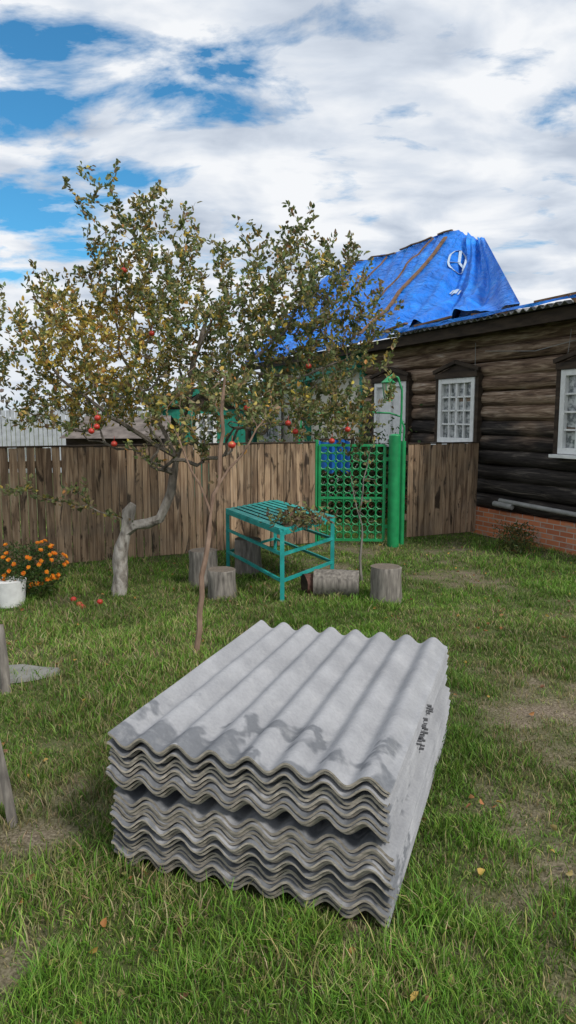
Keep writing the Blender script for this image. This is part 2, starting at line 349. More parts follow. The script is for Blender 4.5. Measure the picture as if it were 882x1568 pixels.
# ------------------------------------------------------------ log house
W0=(3.15,11.55,0); HR=math.atan2(-.907,.4212)
house=empty('log_house',W0,HR)
m,nt,b=newmat('old_logs',.85,.2)
v=coords(nt,(1.2,14,14),'rnd'); g=noise(nt,v,1,8,1.0,.65); vb=coords(nt,(.7,1,1.4)); big=noise(nt,vb,1,4,.5)
gf=noise(nt,coords(nt,(4,60,60),'rnd'),1,4,.3)
tc=N(nt,'ShaderNodeTexCoord'); sp=N(nt,'ShaderNodeSeparateXYZ'); nt.links.new(tc.outputs['Object'],sp.inputs[0])
at=N(nt,'ShaderNodeAttribute',attribute_name='rnd')
zz=N(nt,'ShaderNodeMapRange'); nt.links.new(sp.outputs[2],zz.inputs[0]); zz.inputs[1].default_value=1.2; zz.inputs[2].default_value=2.6; zz.inputs[3].default_value=-.24; zz.inputs[4].default_value=.26
f=math_n(nt,'ADD',big,zz.outputs[0]); f=math_n(nt,'ADD',f,math_n(nt,'MULTIPLY',math_n(nt,'SUBTRACT',at.outputs['Fac'],.5),.22)); f=ramp(nt,f,[(.42,(0,0,0)),(.66,(1,1,1))])
cd=ramp(nt,g,[(.35,(.014,.012,.012)),(.55,(.05,.043,.039)),(.72,(.18,.155,.13))])
cl_=ramp(nt,g,[(.3,(.045,.03,.023)),(.46,(.19,.125,.085)),(.58,(.38,.28,.20)),(.72,(.56,.49,.42))])
c=mix(nt,f,cd,cl_); c=mix(nt,.55,c,ramp(nt,gf,[(.35,(.35,.33,.32)),(.6,(1,1,1))]),'MULTIPLY'); nt.links.new(c,b.inputs['Base Color']); bump(nt,b,g,.8,.02); M_log=m
mb=MB(); nl=12; z=.56; sp_=.235
for i_ in range(nl):
    pts=[];rad=[];o1=random.uniform(-.012,.012)
    for q in range(40):
        xx=-3.7+q*(7.3/39); pts.append((xx,.1+.018*mn.noise(Vector((xx,i_*3,1))),z+o1+.016*mn.noise(Vector((xx*.8,i_*5,2))))); rad.append(.126+.02*mn.noise(Vector((xx*1.3,i_*7,5))))
    mb.tube(pts,rad,14,0,True)
    mb.tube([(3.5,-.2,z+.1),(3.5,2,z+.1),(3.5,5.6,z+.1)],.125,12)
    z+=sp_
mb.build('log_walls',M_log,house,True)
mb=MB(); mb.box((0,2.85,1.65),(7.0,5.3,3.3)); mb.build('body',M_dark,house)
m,nt,b=newmat('plinth_brick',.9,.2)
tc=N(nt,'ShaderNodeTexCoord'); sp=N(nt,'ShaderNodeSeparateXYZ'); nt.links.new(tc.outputs['Object'],sp.inputs[0]); cb=N(nt,'ShaderNodeCombineXYZ')
s_=math_n(nt,'ADD',sp.outputs[0],sp.outputs[1]); nt.links.new(s_,cb.inputs[0]); nt.links.new(sp.outputs[2],cb.inputs[1])
br=N(nt,'ShaderNodeTexBrick'); nt.links.new(cb.outputs[0],br.inputs['Vector']); br.inputs['Scale'].default_value=1
br.inputs['Brick Width'].default_value=.25; br.inputs['Row Height'].default_value=.077; br.inputs['Mortar Size'].default_value=.007
br.inputs['Color1'].default_value=(.62,.22,.10,1); br.inputs['Color2'].default_value=(.42,.14,.07,1); br.inputs['Mortar'].default_value=(.45,.40,.34,1)
nn=noise(nt,coords(nt,(6,6,9)),1,6); c=mix(nt,ramp(nt,nn,[(.55,(0,0,0)),(.72,(.7,.7,.7))]),br.outputs[0],(.34,.31,.27)); nt.links.new(c,b.inputs['Base Color']); bump(nt,b,br.outputs['Fac'],-.5,.01)
mb=MB(); mb.box((-.05,2.8,.22),(7.2,5.7,.44)); mb.build('brick_plinth',m,house)
M_pipe=nmat('grey_pipe',two((.32,.32,.31)),(9,9,9)); mb=MB()
mb.tube([(.6,-.1,.62),(2.2,-.1,.58),(3.6,-.1,.56)],.035,8); mb.tube([(.5,-.12,.56),(.9,-.12,.55)],.045,8); 
mb.build('pipe',M_pipe,house,True)
M_slate_old=nmat('old_roof_slate',[(.3,(.14,.14,.14)),(.7,(.3,.3,.29))],(6,6,6),6,.9,.4)
mb=MB(); mb.box((-2.75,-.36,3.27),(12.9,.05,.17)); mb.box((-2.75,-.17,3.33),(12.9,.34,.03)); mb.build('eave_boards',M_dark,house)
mb=MB()
ns=220; ys=[-.50,1.0,2.7]; zs=[3.385,3.62,3.9]
vs=[]
for j_ in range(3):
    for i_ in range(ns+1):
        xx=-2.2+6.1*i_/ns; vs.append((xx,ys[j_]+(.03*math.sin(int(xx*.9)*4.3) if j_==0 else 0),zs[j_]+.022*math.sin(xx*2*math.pi/.15)))
o_=len(vs); vs+=[(a_,b_,c_-.012) for a_,b_,c_ in vs]
fs=[]
for j_ in range(2):
    for i_ in range(ns):
        a_=j_*(ns+1)+i_; fs+= [(a_,a_+1,a_+ns+2,a_+ns+1),(o_+a_,o_+a_+ns+1,o_+a_+ns+2,o_+a_+1)]
for i_ in range(ns): fs.append((i_,o_+i_,o_+i_+1,i_+1))
mb.add(vs,fs); mb.add([(-5.8,2.7,3.9),(3.9,2.7,3.9),(3.9,6,3.3),(-5.8,6,3.3)],[(0,1,2,3)])
mb.add([(3.55,-.1,3.3),(3.55,2.7,3.88),(3.55,5.7,3.3)],[(0,1,2)])
mb.build('low_slate_roof',M_slate_old,house)
# tarp
m,nt,b=newmat('blue_tarp',.45,.4)
v=coords(nt,(1,1,1)); n1=noise(nt,v,1.3,5,.6); n2=noise(nt,v,9,4); n3=noise(nt,coords(nt,(1.5,4,4)),1,5,2)
c=ramp(nt,n1,[(.3,(.001,.13,.60)),(.55,(.002,.22,.85)),(.75,(.01,.34,.92))])
c=mix(nt,ramp(nt,n2,[(.6,(0,0,0)),(.8,(.35,.35,.35))]),c,(.06,.42,.7))
nt.links.new(c,b.inputs['Base Color']); bump(nt,b,n3,.9,.16); M_tarp=m
def tarp(a,bq):
    a1=.68
    if a<a1:
        t=a/a1; sb=-9.2+7.07*t; st_=-10+5.98*t; zt=6.25-.27*t+.04*math.sin(t*9); zb=3.44
        sag=.10*math.sin(math.pi*bq)*math.sin(math.pi*t)
    else:
        t=(a-a1)/(1-a1); sb=-2.13+3.4*t; st_=-4.02+.82*t; zt=5.98-.32*t-.06*math.sin(math.pi*t); zb=3.44+.06*t
        sag=.36*math.sin(math.pi*min(1,bq))*math.sin(math.pi*min(1,t))**.8
        sag+=(.10*math.sin(t*17+bq*3)+.06*math.sin(t*39-bq*6))*math.sin(math.pi*t)*(1-.45*bq)
    p=Vector((sb+(st_-sb)*bq,-.48+3.08*bq,zb+(zt-zb)*bq))
    q=Vector((p.x*1.1,p.y*1.6,0)); w=.06*mn.noise(q*1.2)+.10*abs(mn.noise(Vector((p.x*2.2+p.y*1.6,p.y*.6,3))))+.02*mn.noise(q*6)
    w+=.035*math.exp(-((p.x+6.2-(bq)*-1.5)/.1)**2)
    n_=Vector((0,-.64,.77)); return p+n_*(w-sag)
mb=MB(); na,nb=260,80
vs=[tarp(i_/na,j_/nb) for j_ in range(nb+1) for i_ in range(na+1)]
fs=[(j_*(na+1)+i_,j_*(na+1)+i_+1,(j_+1)*(na+1)+i_+1,(j_+1)*(na+1)+i_) for j_ in range(nb) for i_ in range(na)]
mb.add(vs,fs)
mb.build('tarp_front',M_tarp,house,True)
mb=MB(); top=[tarp(i_/20,1) for i_ in range(21)]
bot=[Vector((-9.4+3.0*i_/20,5.9,3.45)) for i_ in range(21)]
mb.add(top+bot,[(i_+1,i_,21+i_,22+i_) for i_ in range(20)])
edge=[tarp(1,j_/10) for j_ in range(11)]; mb.add(edge+[bot[-1]],[(j_,11,j_+1) for j_ in range(10)])
mb.build('tarp_back',M_tarp,house,True)
mb=MB(); vs=[]
for i_ in range(161):
    xx=-9.1+i_*(13.0/160); vs.append((xx,-.535+.02*mn.noise(Vector((xx*3,0,0))),3.45)); 
    vs.append((xx,-.55+.03*mn.noise(Vector((xx*2,5,0))),3.40+.05*mn.noise(Vector((xx*1.2,9,0)))+(-.06 if xx<-2 else .0)))
mb.add(vs,[(2*i_,2*i_+1,2*i_+3,2*i_+2) for i_ in range(160)]); mb.build('tarp_hem',M_tarp,house,True)
M_batt=nmat('batten_wood',[(.3,(.12,.07,.035)),(.7,(.28,.16,.09))],(8,8,8))
mb=MB(); nv=Vector((0,-.64,.77))
for a0,b0,a1,b1 in [(.585,.02,.655,.9),(.50,.35,.58,.97),(.30,.1,.36,.96)]:
    prev=None
    for q in range(13):
        t=q/12; p=tarp(a0+(a1-a0)*t,b0+(b1-b0)*t)+nv*.04
        if prev is not None: mb.bar(prev,p,.03 if a0!=.585 else .085,.03)
        prev=p
prev=None
for q in range(20):
    p=tarp(.1+.56*q/19,.98)+nv*.04
    if prev is not None and q%6!=5: mb.bar(prev,p,.05,.03)
    prev=p
for xx,l,a_ in [(-1.2,.9,.05),(.3,.7,-.06),(1.6,1.2,.03),(-2.4,.8,.1),(2.7,.5,.25),(2.2,.35,-.3)]:
    mb.bar((xx,-.5,3.46),(xx+l,-.42,3.46+a_),.08,.03)
mb.build('roof_battens',M_batt,house)
M_wht=nmat('white_paint',two((.78,.79,.78),.85),(12,12,12),rough=.6)
mb=MB(); ca,cbb=.76,.74
def tp(da,db): return tarp(ca+da,cbb+db)+nv*.02
ring=[tp(.045*math.cos(t*math.pi/12),.095*math.sin(t*math.pi/12)) for t in range(25)]
for q in range(24): mb.bar(ring[q],ring[q+1],.045,.006)
for t in (90,210,330):
    e=tp(.042*math.cos(math.radians(t)),.09*math.sin(math.radians(t))); mb.bar(tp(0,0),e,.06,.006)
for q in range(6): mb.bar(tp(.01+q*.006,-.30),tp(.014+q*.006,-.25),.03,.006)
mb.build('tarp_emblem',nmat('faded_print',two((.50,.62,.75),.8),(12,12,12)),house)
M_dglass,nt,b=newmat('window_glass',.08,.6)
v=coords(nt,(14,14,14)); nn=noise(nt,v,1,3); nt.links.new(ramp(nt,nn,[(.4,(.12,.135,.14)),(.6,(.5,.52,.52))]),b.inputs['Base Color'])
def window(name,x0,x1,z0,z1,par,yy=-.05,cols=3,rows=4,frame=M_wht,trim=True,panel=False):
    w=x1-x0; cx=(x0+x1)/2
    mb=MB(); mb.box((cx,yy+.03,(z0+z1)/2),(w-.1,.02,z1-z0-.1),mi=0); mb.build(name+'_glass',frame if panel else M_dglass,par)
    mb=MB(); t=.085
    mb.box((x0+t/2,yy,(z0+z1)/2),(t,.1,z1-z0)); mb.box((x1-t/2,yy,(z0+z1)/2),(t,.1,z1-z0))
    mb.box((cx,yy,z1-t/2),(w-2*t-.002,.098,t)); mb.box((cx,yy,z0+t/2),(w-2*t-.002,.098,t)); mb.box((cx,yy-.06,z0-.03),(w+.1,.2,.045))
    iw=w-2*t; ih=z1-z0-2*t
    for q in range(1,cols): mb.box((x0+t+iw*q/cols,yy-.005,(z0+z1)/2),(.028 if q*2!=cols else .05,.05,ih))
    for q in range(1,rows): mb.box((cx,yy-.008,z0+t+ih*q/rows),(iw,.044,.028))
    mb.build(name+'_frame',frame,par,bevel=.004)
    if trim:
        mb=MB(); mb.box((cx,yy-.01,z1+.05),(w+.16,.13,.09)); mb.bar((x0-.12,yy-.06,z1+.12),(cx,yy-.06,z1+.27),.06,.06); mb.bar((x1+.12,yy-.055,z1+.12),(cx,yy-.055,z1+.27),.06,.06)
        mb.add([(x0,yy-.03,z1+.095),(x1,yy-.03,z1+.095),(cx,yy-.03,z1+.25)],[(0,1,2)])
        mb.box((x0-.05,yy+.01,(z0+z1)/2),(.08,.1,z1-z0+.1)); mb.box((x1+.05,yy+.01,(z0+z1)/2),(.08,.1,z1-z0+.1))
        mb.build(name+'_casing',M_dark,par)
window('window_a',-1.05,-.10,1.48,2.56,house,cols=4,rows=4)
window('window_b',-3.15,-2.05,1.40,2.58,house,cols=2,rows=1,panel=True)
window('window_c',1.72,2.75,1.40,2.56,house,cols=4,rows=4)
mb=MB(); mb.tube([(-.15,-.06,3.1),(-.12,-.07,2.3),(-.2,-.07,1.5),(0,-.07,.9)],.006,5); mb.tube([(.1,-.07,2.95),(1.2,-.09,2.86),(2.4,-.07,3.0)],.006,5); mb.tube([(1.85,-.08,3.1),(1.8,-.08,2.7)],.005,5); mb.build('cables',M_pipe,house)
# ------------------------------------------------------------ veranda
M_cream=nmat('cream_plaster',two((.70,.66,.57),.85),(4,4,4)); M_tealp=nmat('green_trim',[(.3,(.01,.16,.11)),(.7,(.02,.25,.17))],(6,6,6),rough=.5)
ver=empty('veranda',W0,HR)
mb=MB(); mb.box((-6.4,2.8,1.67),(5.3,5.4,3.34)); mb.build('walls',M_cream,ver)
mb=MB()
mb.box((-6.4,.02,3.22),(5.5,.16,.22)); mb.box((-6.4,.05,1.2),(5.4,.12,.1))
for xx in (-3.8,-6.4,-9.0): mb.box((xx,.04,1.6),(.12,.14,3.0))
mb.bar((-3.7,-.15,3.0),(-9.3,-.35,2.55),.12,.14); mb.box((-9.05,-.3,1.4),(.12,.12,2.6))
mb.build('green_trim',M_tealp,ver)
window('veranda_window',-8.9,-7.9,1.3,2.5,ver,yy=-.05,cols=2,rows=2,trim=False)
shed=empty('garden_shed')
mb=MB()
for q in range(18): mb.box((-3.0+.11*q+.055,17.0,1.05),(.105,.03,2.1))
mb.box((-2.0,18.2,1.0),(2.0,2.3,2.0),mi=1); mb.build('walls',[M_tealp,M_dark],shed)
mb=MB(); mb.bar((-3.15,16.9,2.05),(-2.0,16.9,2.6),.1,.14); mb.bar((-.85,16.9,2.05),(-2.0,16.92,2.6),.1,.14)
mb.add([(-3.2,16.8,2.1),(-2,16.8,2.7),(-2,19.5,2.7),(-3.2,19.5,2.1)],[(0,1,2,3)]); mb.add([(-2,16.8,2.7),(-.8,16.8,2.1),(-.8,19.5,2.1),(-2,19.5,2.7)],[(0,1,2,3)])
mb.add([(-3,16.98,2.1),(-1,16.98,2.1),(-2,16.98,2.6)],[(0,1,2)],1); mb.build('gable_roof',[M_tealp,M_dark],shed)
window('shed_window',-2.2,-1.7,1.2,2.0,shed,yy=16.93,cols=2,rows=2,trim=False)
out=empty('woodshed')
mb=MB(); mb.box((-3.5,15.2,.75),(1.9,2,1.5)); mb.build('walls',M_dark,out)
mb=MB(); mb.add([(-4.5,13.9,1.5),(-2.3,13.9,1.5),(-2.5,15.2,1.95),(-4.3,15.2,1.95)],[(0,1,2,3)]); mb.add([(-4.3,15.2,1.95),(-2.5,15.2,1.95),(-2.3,16.5,1.5),(-4.5,16.5,1.5)],[(0,1,2,3)])
mb.build('roof',nmat('rusty_slate',[(.35,(.08,.065,.055)),(.65,(.20,.17,.15))],(5,5,5)),out)
mb=MB(); M_pick=nmat('pale_grey_paint',two((.5,.53,.56)),(5,5,5))
for q in range(115): mb.box((-22+q*.155,24,1.1),(.125,.03,2.1+random.uniform(-.02,.02)))
mb.box((-13.1,24.05,.6),(17.8,.05,.1)); mb.box((-13.1,24.05,1.8),(17.8,.05,.1)); mb.build('picket_fence',M_pick)
M_bl=nmat('blue_sheet',two((.02,.15,.5)),(6,6,6),rough=.5)
mb=MB(); vs=[]
for q in range(15):
    xx=.55+.55*q/14; vs+=[(xx,12.6+.04*math.sin(q*1.7),1.5-.03*math.sin(q*.5)),(xx,12.6+.05*math.sin(q*1.7+.6),.95+.04*math.sin(q*.9))]
mb.add(vs,[(2*q,2*q+1,2*q+3,2*q+2) for q in range(14)]); mb.tube([(.5,12.65,0),(.5,12.65,1.6)],.03,6,1); mb.tube([(1.15,12.65,0),(1.15,12.65,1.6)],.03,6,1); mb.tube([(.5,12.63,1.52),(1.15,12.63,1.52)],.015,6,1)
mb.build('hanging_blue_cloth',[M_bl,M_dark],None,True)
n=6500; P=rng.normal(size=(n,3))*np.array([1.0,.4,.45])+np.array([1.1,13.5,.75]); P[:,2]=np.abs(P[:,2])
make_leaves('shrub',P,rng.normal(size=(n,3)),rng.uniform(.06,.12,n),rng.uniform(.03,.06,n),pal(n,[(.05,.10,.03),(.12,.16,.05),(.15,.1,.05)],[3,2,1]),leafmat('shrub_leaf'))
# ------------------------------------------------------------ distant trees
M_leaf=leafmat('apple_leaf',.35)
n=9000
cx=rng.uniform(-75,75,70); ch=rng.uniform(3,6.5,70); ci=rng.integers(0,70,n)
P=np.stack([cx[ci]+rng.normal(0,1.6,n),rng.normal(75,2,n),np.abs(rng.normal(0,.45,n))*ch[ci]*1.0+.3],1)
make_leaves('distant_trees',P,rng.normal(size=(n,3)),rng.uniform(.4,.9,n),rng.uniform(.25,.5,n),pal(n,[(.14,.14,.12),(.18,.16,.12),(.10,.11,.08)],[1,1,1]),M_leaf)
# ------------------------------------------------------------ trees
M_bark2=nmat('young_bark',[(.3,(.16,.10,.07)),(.7,(.32,.22,.16))],(20,20,9),6,.8,.4,.006)
M_apple=nmat('apple_skin',[(.3,(.45,.02,.015)),(.6,(.5,.05,.03)),(.8,(.5,.25,.06))],(20,20,20),3,.35,0,spec=.5)
m,nt,b=newmat('whitewashed_bark',.9,.2)
n1=noise(nt,coords(nt,(16,16,7)),1,8); tc=N(nt,'ShaderNodeTexCoord'); sp=N(nt,'ShaderNodeSeparateXYZ'); nt.links.new(tc.outputs['Object'],sp.inputs[0])
fz=math_n(nt,'ADD',sp.outputs[2],math_n(nt,'MULTIPLY',n1,.6)); fz=ramp(nt,math_n(nt,'MULTIPLY',fz,.5),[(.50,(1,1,1)),(.78,(0,0,0))])
c=mix(nt,fz,ramp(nt,n1,[(.3,(.07,.058,.048)),(.55,(.17,.145,.12)),(.75,(.29,.26,.22))]),ramp(nt,n1,[(.35,(.15,.13,.11)),(.52,(.36,.33,.29)),(.7,(.55,.52,.48))]))
nt.links.new(c,b.inputs['Base Color']); bump(nt,b,n1,1.0,.03); M_paint=m
def grow_tree(name,limbs,targets,rtip,leafd,colfun,minr=None,thin=.0062,barkm=None,apples=(),lsize=(.042,.066)):
    root=empty(name,(limbs[0][0][0],limbs[0][0][1],0)); off=Vector(root.location)
    pos=[];par=[];paths=[]
    def addpath(start,pts):
        idx=[start] if start is not None else []
        p=start
        for q in pts:
            pos.append(np.array(q,float)); par.append(-1 if p is None else p); p=len(pos)-1; idx.append(p)
        paths.append(idx)
    for li,l in enumerate(limbs):
        l=[np.array(q,float) for q in l]; start=None
        if li>0:
            d=np.linalg.norm(np.array(pos)-l[0],axis=1); start=int(d.argmin()); l[0]=pos[start]
        pts=[] if start is not None else [l[0]]
        for a_,b_ in zip(l[:-1],l[1:]):
            k_=max(1,int(np.linalg.norm(b_-a_)/.12))
            for q in range(1,k_+1): pts.append(a_+(b_-a_)*q/k_+rng.normal(0,.010,3))
        addpath(start,pts)
    hub=np.array(limbs[0][-1]); targets=sorted([np.array(t,float) for t in targets],key=lambda t:np.linalg.norm(t-hub))
    skip=8
    for t in targets:
        Pn=np.array(pos); dv=t-Pn; d=np.linalg.norm(dv,axis=1); cost=d*(1+.45*np.clip(-dv[:,2]/np.maximum(d,.01),-.6,1)); cost[:skip]=1e9
        s=int(cost.argmin()); p0=pos[s]; L=np.linalg.norm(t-p0)
        if L<.05: continue
        pd=pos[s]-pos[par[s]] if par[s]>=0 else np.array([0,0,1.]); pd=pd/max(np.linalg.norm(pd),1e-6)
        p1=p0+(pd*.35+rng.normal(0,.12,3))*L*.6; p2=t-np.array([0,0,.32])*L+rng.normal(0,.05,3)*L
        k_=max(3,int(L/.09)); pts=[]
        for q in range(1,k_+1):
            u_=q/k_; pts.append((1-u_)**3*p0+3*(1-u_)**2*u_*p1+3*(1-u_)*u_*u_*p2+u_**3*t+rng.normal(0,.006,3))
        addpath(s,pts)
    n=len(pos); tips=np.zeros(n); kids=np.zeros(n)
    for i_ in range(n):
        if par[i_]>=0: kids[par[i_]]+=1
    for i_ in range(n-1,-1,-1):
        if kids[i_]==0: tips[i_]+=1
        if par[i_]>=0: tips[par[i_]]+=tips[i_]
    r=rtip*np.power(np.maximum(tips,1),.43)
    if minr: 
        for idx,rr in zip(paths[:len(minr)],minr):
            for j_,q in enumerate(idx):
                t_=j_/max(1,len(idx)-1); r[q]=max(min(r[q],rr[0]),rr[0]+(rr[1]-rr[0])*t_)
    mb=MB()
    for pi,idx in enumerate(paths):
        if len(idx)<2: continue
        rr=[r[q] for q in idx]; rr[0]=min(rr[0],rr[1]*1.25); rr[-1]*=.6
        big_=max(rr)>.03
        mb.tube([Vector(pos[q])-off for q in idx],rr,12 if big_ else (6 if max(rr)>.008 else 3),0,big_,.35 if big_ else 0)
    mb.build('trunk_and_branches',barkm,root,True)
    LP=[];LD=[]
    for i_ in range(n):
        if par[i_]<0 or r[i_]>thin: continue
        a_=pos[par[i_]];b_=pos[i_];sg=b_-a_;L=np.linalg.norm(sg)
        for _ in range(rng.poisson(leafd*L)):
            t=rng.random(); LP.append(a_+sg*t+rng.normal(0,.018,3)); d=sg/max(L,1e-6)*.7+rng.normal(0,.65,3)+np.array([0,0,.1]); LD.append(d)
    LP=np.array(LP)-np.array(off);LD=np.array(LD); m_=len(LP)
    W=LP+np.array(off); 
    make_leaves('leaves',LP,LD,rng.uniform(lsize[0],lsize[1],m_),rng.uniform(.022,.034,m_),colfun(W),M_leaf,root)
    if len(apples):
        mb=MB()
        for a_ in apples:
            a_=np.array(a_,float); mb.sphere(Vector(a_)-off,.030,0,10,(1,1,.9)); mb.tube([Vector(a_)-off+Vector((0,0,.025)),Vector(a_)-off+Vector((.004,0,.07))],.002,4)
        mb.build('apples',M_apple,root,True)
    return root
blobs=[(-1.84,2.72,.85,.72,300),(-1.40,3.40,.62,.62,160),(-.75,2.95,.88,.74,290),(0,3.05,.78,.62,210),(.5,2.8,.6,.68,150),(-2.52,2.75,.52,.62,110),(-.96,2.2,1.35,.45,290),(.0,2.15,.85,.42,160),(-1.75,3.85,.38,.35,34),(.1,3.6,.4,.3,30),(.55,3.4,.3,.28,22),(-2.2,2.05,.65,.36,120),(-2.75,1.2,.25,.15,6),(-2.1,1.1,.25,.2,9),(.5,2.0,.55,.28,65),(-1.2,1.65,.65,.24,34)]
T=[]
for bx,bz,rx,rz,n in blobs:
    for _ in range(n):
        q=rng.normal(size=3); q=q/np.linalg.norm(q)*rng.random()**.4
        T.append((bx+q[0]*rx,7.35+q[1]*max(.35,min(1.15,rx*1.3)),bz+q[2]*rz))
for X_,z_ in [(-1.94,4.35),(-1.66,4.3),(-1.16,4.25),(-.82,3.9),(-.45,3.87),(.1,4.04),(.57,3.8),(.8,3.6),(-3.0,3.46),(-2.4,3.46),(-2.93,2.9),(1.05,3.05),(1.0,2.55),(.75,1.85),(-2.8,2.2),(-1.3,4.15),(-.3,3.7),(.3,3.85)]:
    for q in range(4): T.append((X_+rng.normal(0,.08),7.3+rng.normal(0,.25),z_-.11*q))
limbs=[[(-1.82,7.42,-.05),(-1.80,7.42,.35),(-1.75,7.41,.7),(-1.70,7.40,.92),(-1.64,7.42,1.0)],
 [(-1.72,7.4,.80),(-1.5,7.38,.80),(-1.36,7.36,.86),(-1.22,7.35,1.15),(-1.15,7.35,1.5),(-1.02,7.35,2.04),(-.95,7.35,2.5),(-.8,7.35,2.9)],
 [(-1.13,7.35,1.56),(-1.45,7.4,2.1),(-1.75,7.4,2.6),(-1.75,7.4,3.3)],
 [(-1.02,7.35,2.0),(-.5,7.3,2.35),(-.05,7.3,2.75),(.25,7.3,3.2)],
 [(-1.15,7.35,1.5),(-1.7,7.2,1.85),(-2.3,7.2,2.3),(-2.55,7.2,2.8)],
 [(-1.0,7.35,1.9),(-.95,6.9,2.3),(-.7,6.7,2.8)],[(-1.0,7.35,2.1),(-1.2,7.9,2.5),(-1.1,8.1,3.0)],
 [(-.5,7.3,2.35),(.1,7.3,2.3),(.6,7.3,2.5)]]
def cf(W):
    n=len(W); C=pal(n,[(.16,.20,.07),(.21,.23,.09),(.28,.25,.12),(.28,.19,.10),(.10,.14,.05)],[4,4,3,1.3,2.4],.3)
    yp=np.exp(-(((W[:,0]+1.95)/.7)**2+((W[:,2]-2.6)/.65)**2+((W[:,1]-7.4)/1.2)**2)); k=rng.random(n)<yp*.8+.12
    C[k]=pal(k.sum(),[(.56,.41,.08),(.46,.37,.11),(.46,.24,.07)],[3,3,1],.25)
    C*=(.62+.75*vn(W[:,0]+W[:,1]*.7,W[:,2],.3,3))[:,None]; return np.clip(C,0,1)
ap=[(-1.55,6.9,3.28),(-1.75,6.5,1.82),(-1.8,6.5,1.78),(-1.62,6.6,1.66),(.07,6.8,1.77),(.57,6.8,1.79),(.42,6.8,1.68),(-.38,6.6,1.99),(-1.74,6.5,1.90),(.0,6.8,1.85),(-1.3,6.9,2.7),(.2,7.0,2.4)]
grow_tree('apple_tree',limbs,T,.0018,92,cf,minr=[(.085,.065),(.056,.022),(.026,.009),(.026,.009),(.026,.009),(.02,.009),(.02,.009),(.016,.008)],barkm=M_paint,apples=ap)
T=[]
for _ in range(60):
    q=rng.normal(size=3); q/=np.linalg.norm(q); q*=rng.random()**.4; T.append((-.55+q[0]*.6,5.7+q[1]*.5,1.95+q[2]*.5))
grow_tree('apple_tree',[[(-.745,5.43,-.03),(-.70,5.45,.35),(-.65,5.5,.8),(-.60,5.52,1.15),(-.56,5.55,1.4),(-.52,5.6,1.8),(-.5,5.6,2.2)],[(-.60,5.52,1.15),(-.75,5.5,1.5),(-.95,5.6,1.9)],[(-.56,5.55,1.4),(-.3,5.6,1.7),(-.1,5.7,2.0)]],T,.0018,38,cf,minr=[(.025,.013),(.010,.005),(.010,.005)],barkm=M_bark2,apples=[(-.42,5.3,1.7)],lsize=(.035,.055))
T=[]
for _ in range(22):
    q=rng.normal(size=3); T.append((.92+q[0]*.13,8.1+q[1]*.12,1.25+q[2]*.28))
grow_tree('sapling',[[(.87,8.1,-.03),(.85,8.1,.4),(.84,8.1,.8),(.88,8.1,1.2),(.95,8.1,1.55)],[(.84,8.1,.7),(.75,8.1,1.0),(.72,8.1,1.3)]],T,.002,20,cf,minr=[(.017,.006),(.007,.004)],barkm=M_grey)
# ------------------------------------------------------------ table
M_teal=nmat('teal_paint',[(.3,(.01,.24,.22)),(.62,(.02,.37,.34)),(.8,(.16,.34,.30))],(7,7,7),6,.5,.2,.003,spec=.5)
tb=empty('metal_garden_table'); mb=MB()
Fp=Vector((-.06,7.17,0));Lp=Vector((-.76,8.80,0));Rp=Vector((.52,8.15,0));Bp=Lp+Rp-Fp; H=.74; Zv=lambda z:Vector((0,0,z))
for p,hh in ((Fp,H),(Lp,H),(Rp,H),(Bp,H)): mb.bar(p,p+Zv(hh),.045)
ring=[Fp,Lp,Bp,Rp,Fp]
for a_,b_ in zip(ring[:-1],ring[1:]):
    mb.bar(a_+Zv(H-.01),b_+Zv(H-.01),.05,.05); mb.bar(a_+Zv(.22),b_+Zv(.22),.03)
mb.bar(Fp+Zv(.5),Lp+Zv(.5),.03); mb.bar(Fp+Zv(.5),Rp+Zv(.5),.03); mb.bar(Rp+Zv(.5),Bp+Zv(.5),.03)
mb.build('frame',M_teal,tb,True)
mb=MB()
for q in range(9):
    t=(q+.5)/9; a_=Fp.lerp(Rp,t)+Zv(H+.022); b_=Lp.lerp(Bp,t)+Zv(H+.022); mb.bar(a_,b_,.135,.014)
mb.build('top_slats',M_teal,tb)
n=420; P=rng.normal(size=(n,3))*np.array([.17,.17,.06])+np.array([.14,7.55,H+.08]); P[:,2]=np.maximum(P[:,2],H+.04)
make_leaves('cut_branch_leaves',P,rng.normal(size=(n,3)),rng.uniform(.05,.09,n),rng.uniform(.02,.035,n),pal(n,[(.28,.28,.1),(.18,.18,.08),(.15,.1,.06)],[1,1,1]),M_leaf,tb)
# ------------------------------------------------------------ stumps
def stump(x,y,r,h,name='tree_stump'):
    mb=MB(); mb.tube([(0,0,-.02),(0,0,h*.3),(0,0,h*.7),(0,0,h-.01),(0,0,h)],[r*1.06,r,r*.98,r*.98,r*.94],22,0,True,.12,1)
    o=mb.build(name,[M_grey,M_cut],None,True); o.location=(x,y,0); o.rotation_euler=(0,0,random.uniform(0,6)); return o
stump(-.71,7.38,.155,.30);stump(-.96,7.85,.16,.42);stump(-.50,8.6,.17,.42);stump(1.02,7.2,.16,.37)
mb=MB(); mb.tube([(-.24,0,0),(-.22,0,0),(0,0,.0),(.24,0,0)],[.145,.15,.152,.15],22,0,True,.14,1); o=mb.build('firewood_log',[M_grey,M_cut],None,True); o.location=(.52,7.4,.145); o.rotation_euler=(0,0,-.12)
mb=MB(); mb.tube([(-.07,0,0),(.07,0,0)],[.12,.13],18,0,True,.2,1); o=mb.build('firewood_log',[nmat('rotten_bark',[(.3,(.05,.025,.02)),(.7,(.16,.08,.06))],(20,20,20)),M_dark],None,True); o.location=(.24,7.45,.12); o.rotation_euler=(0,0,.3)
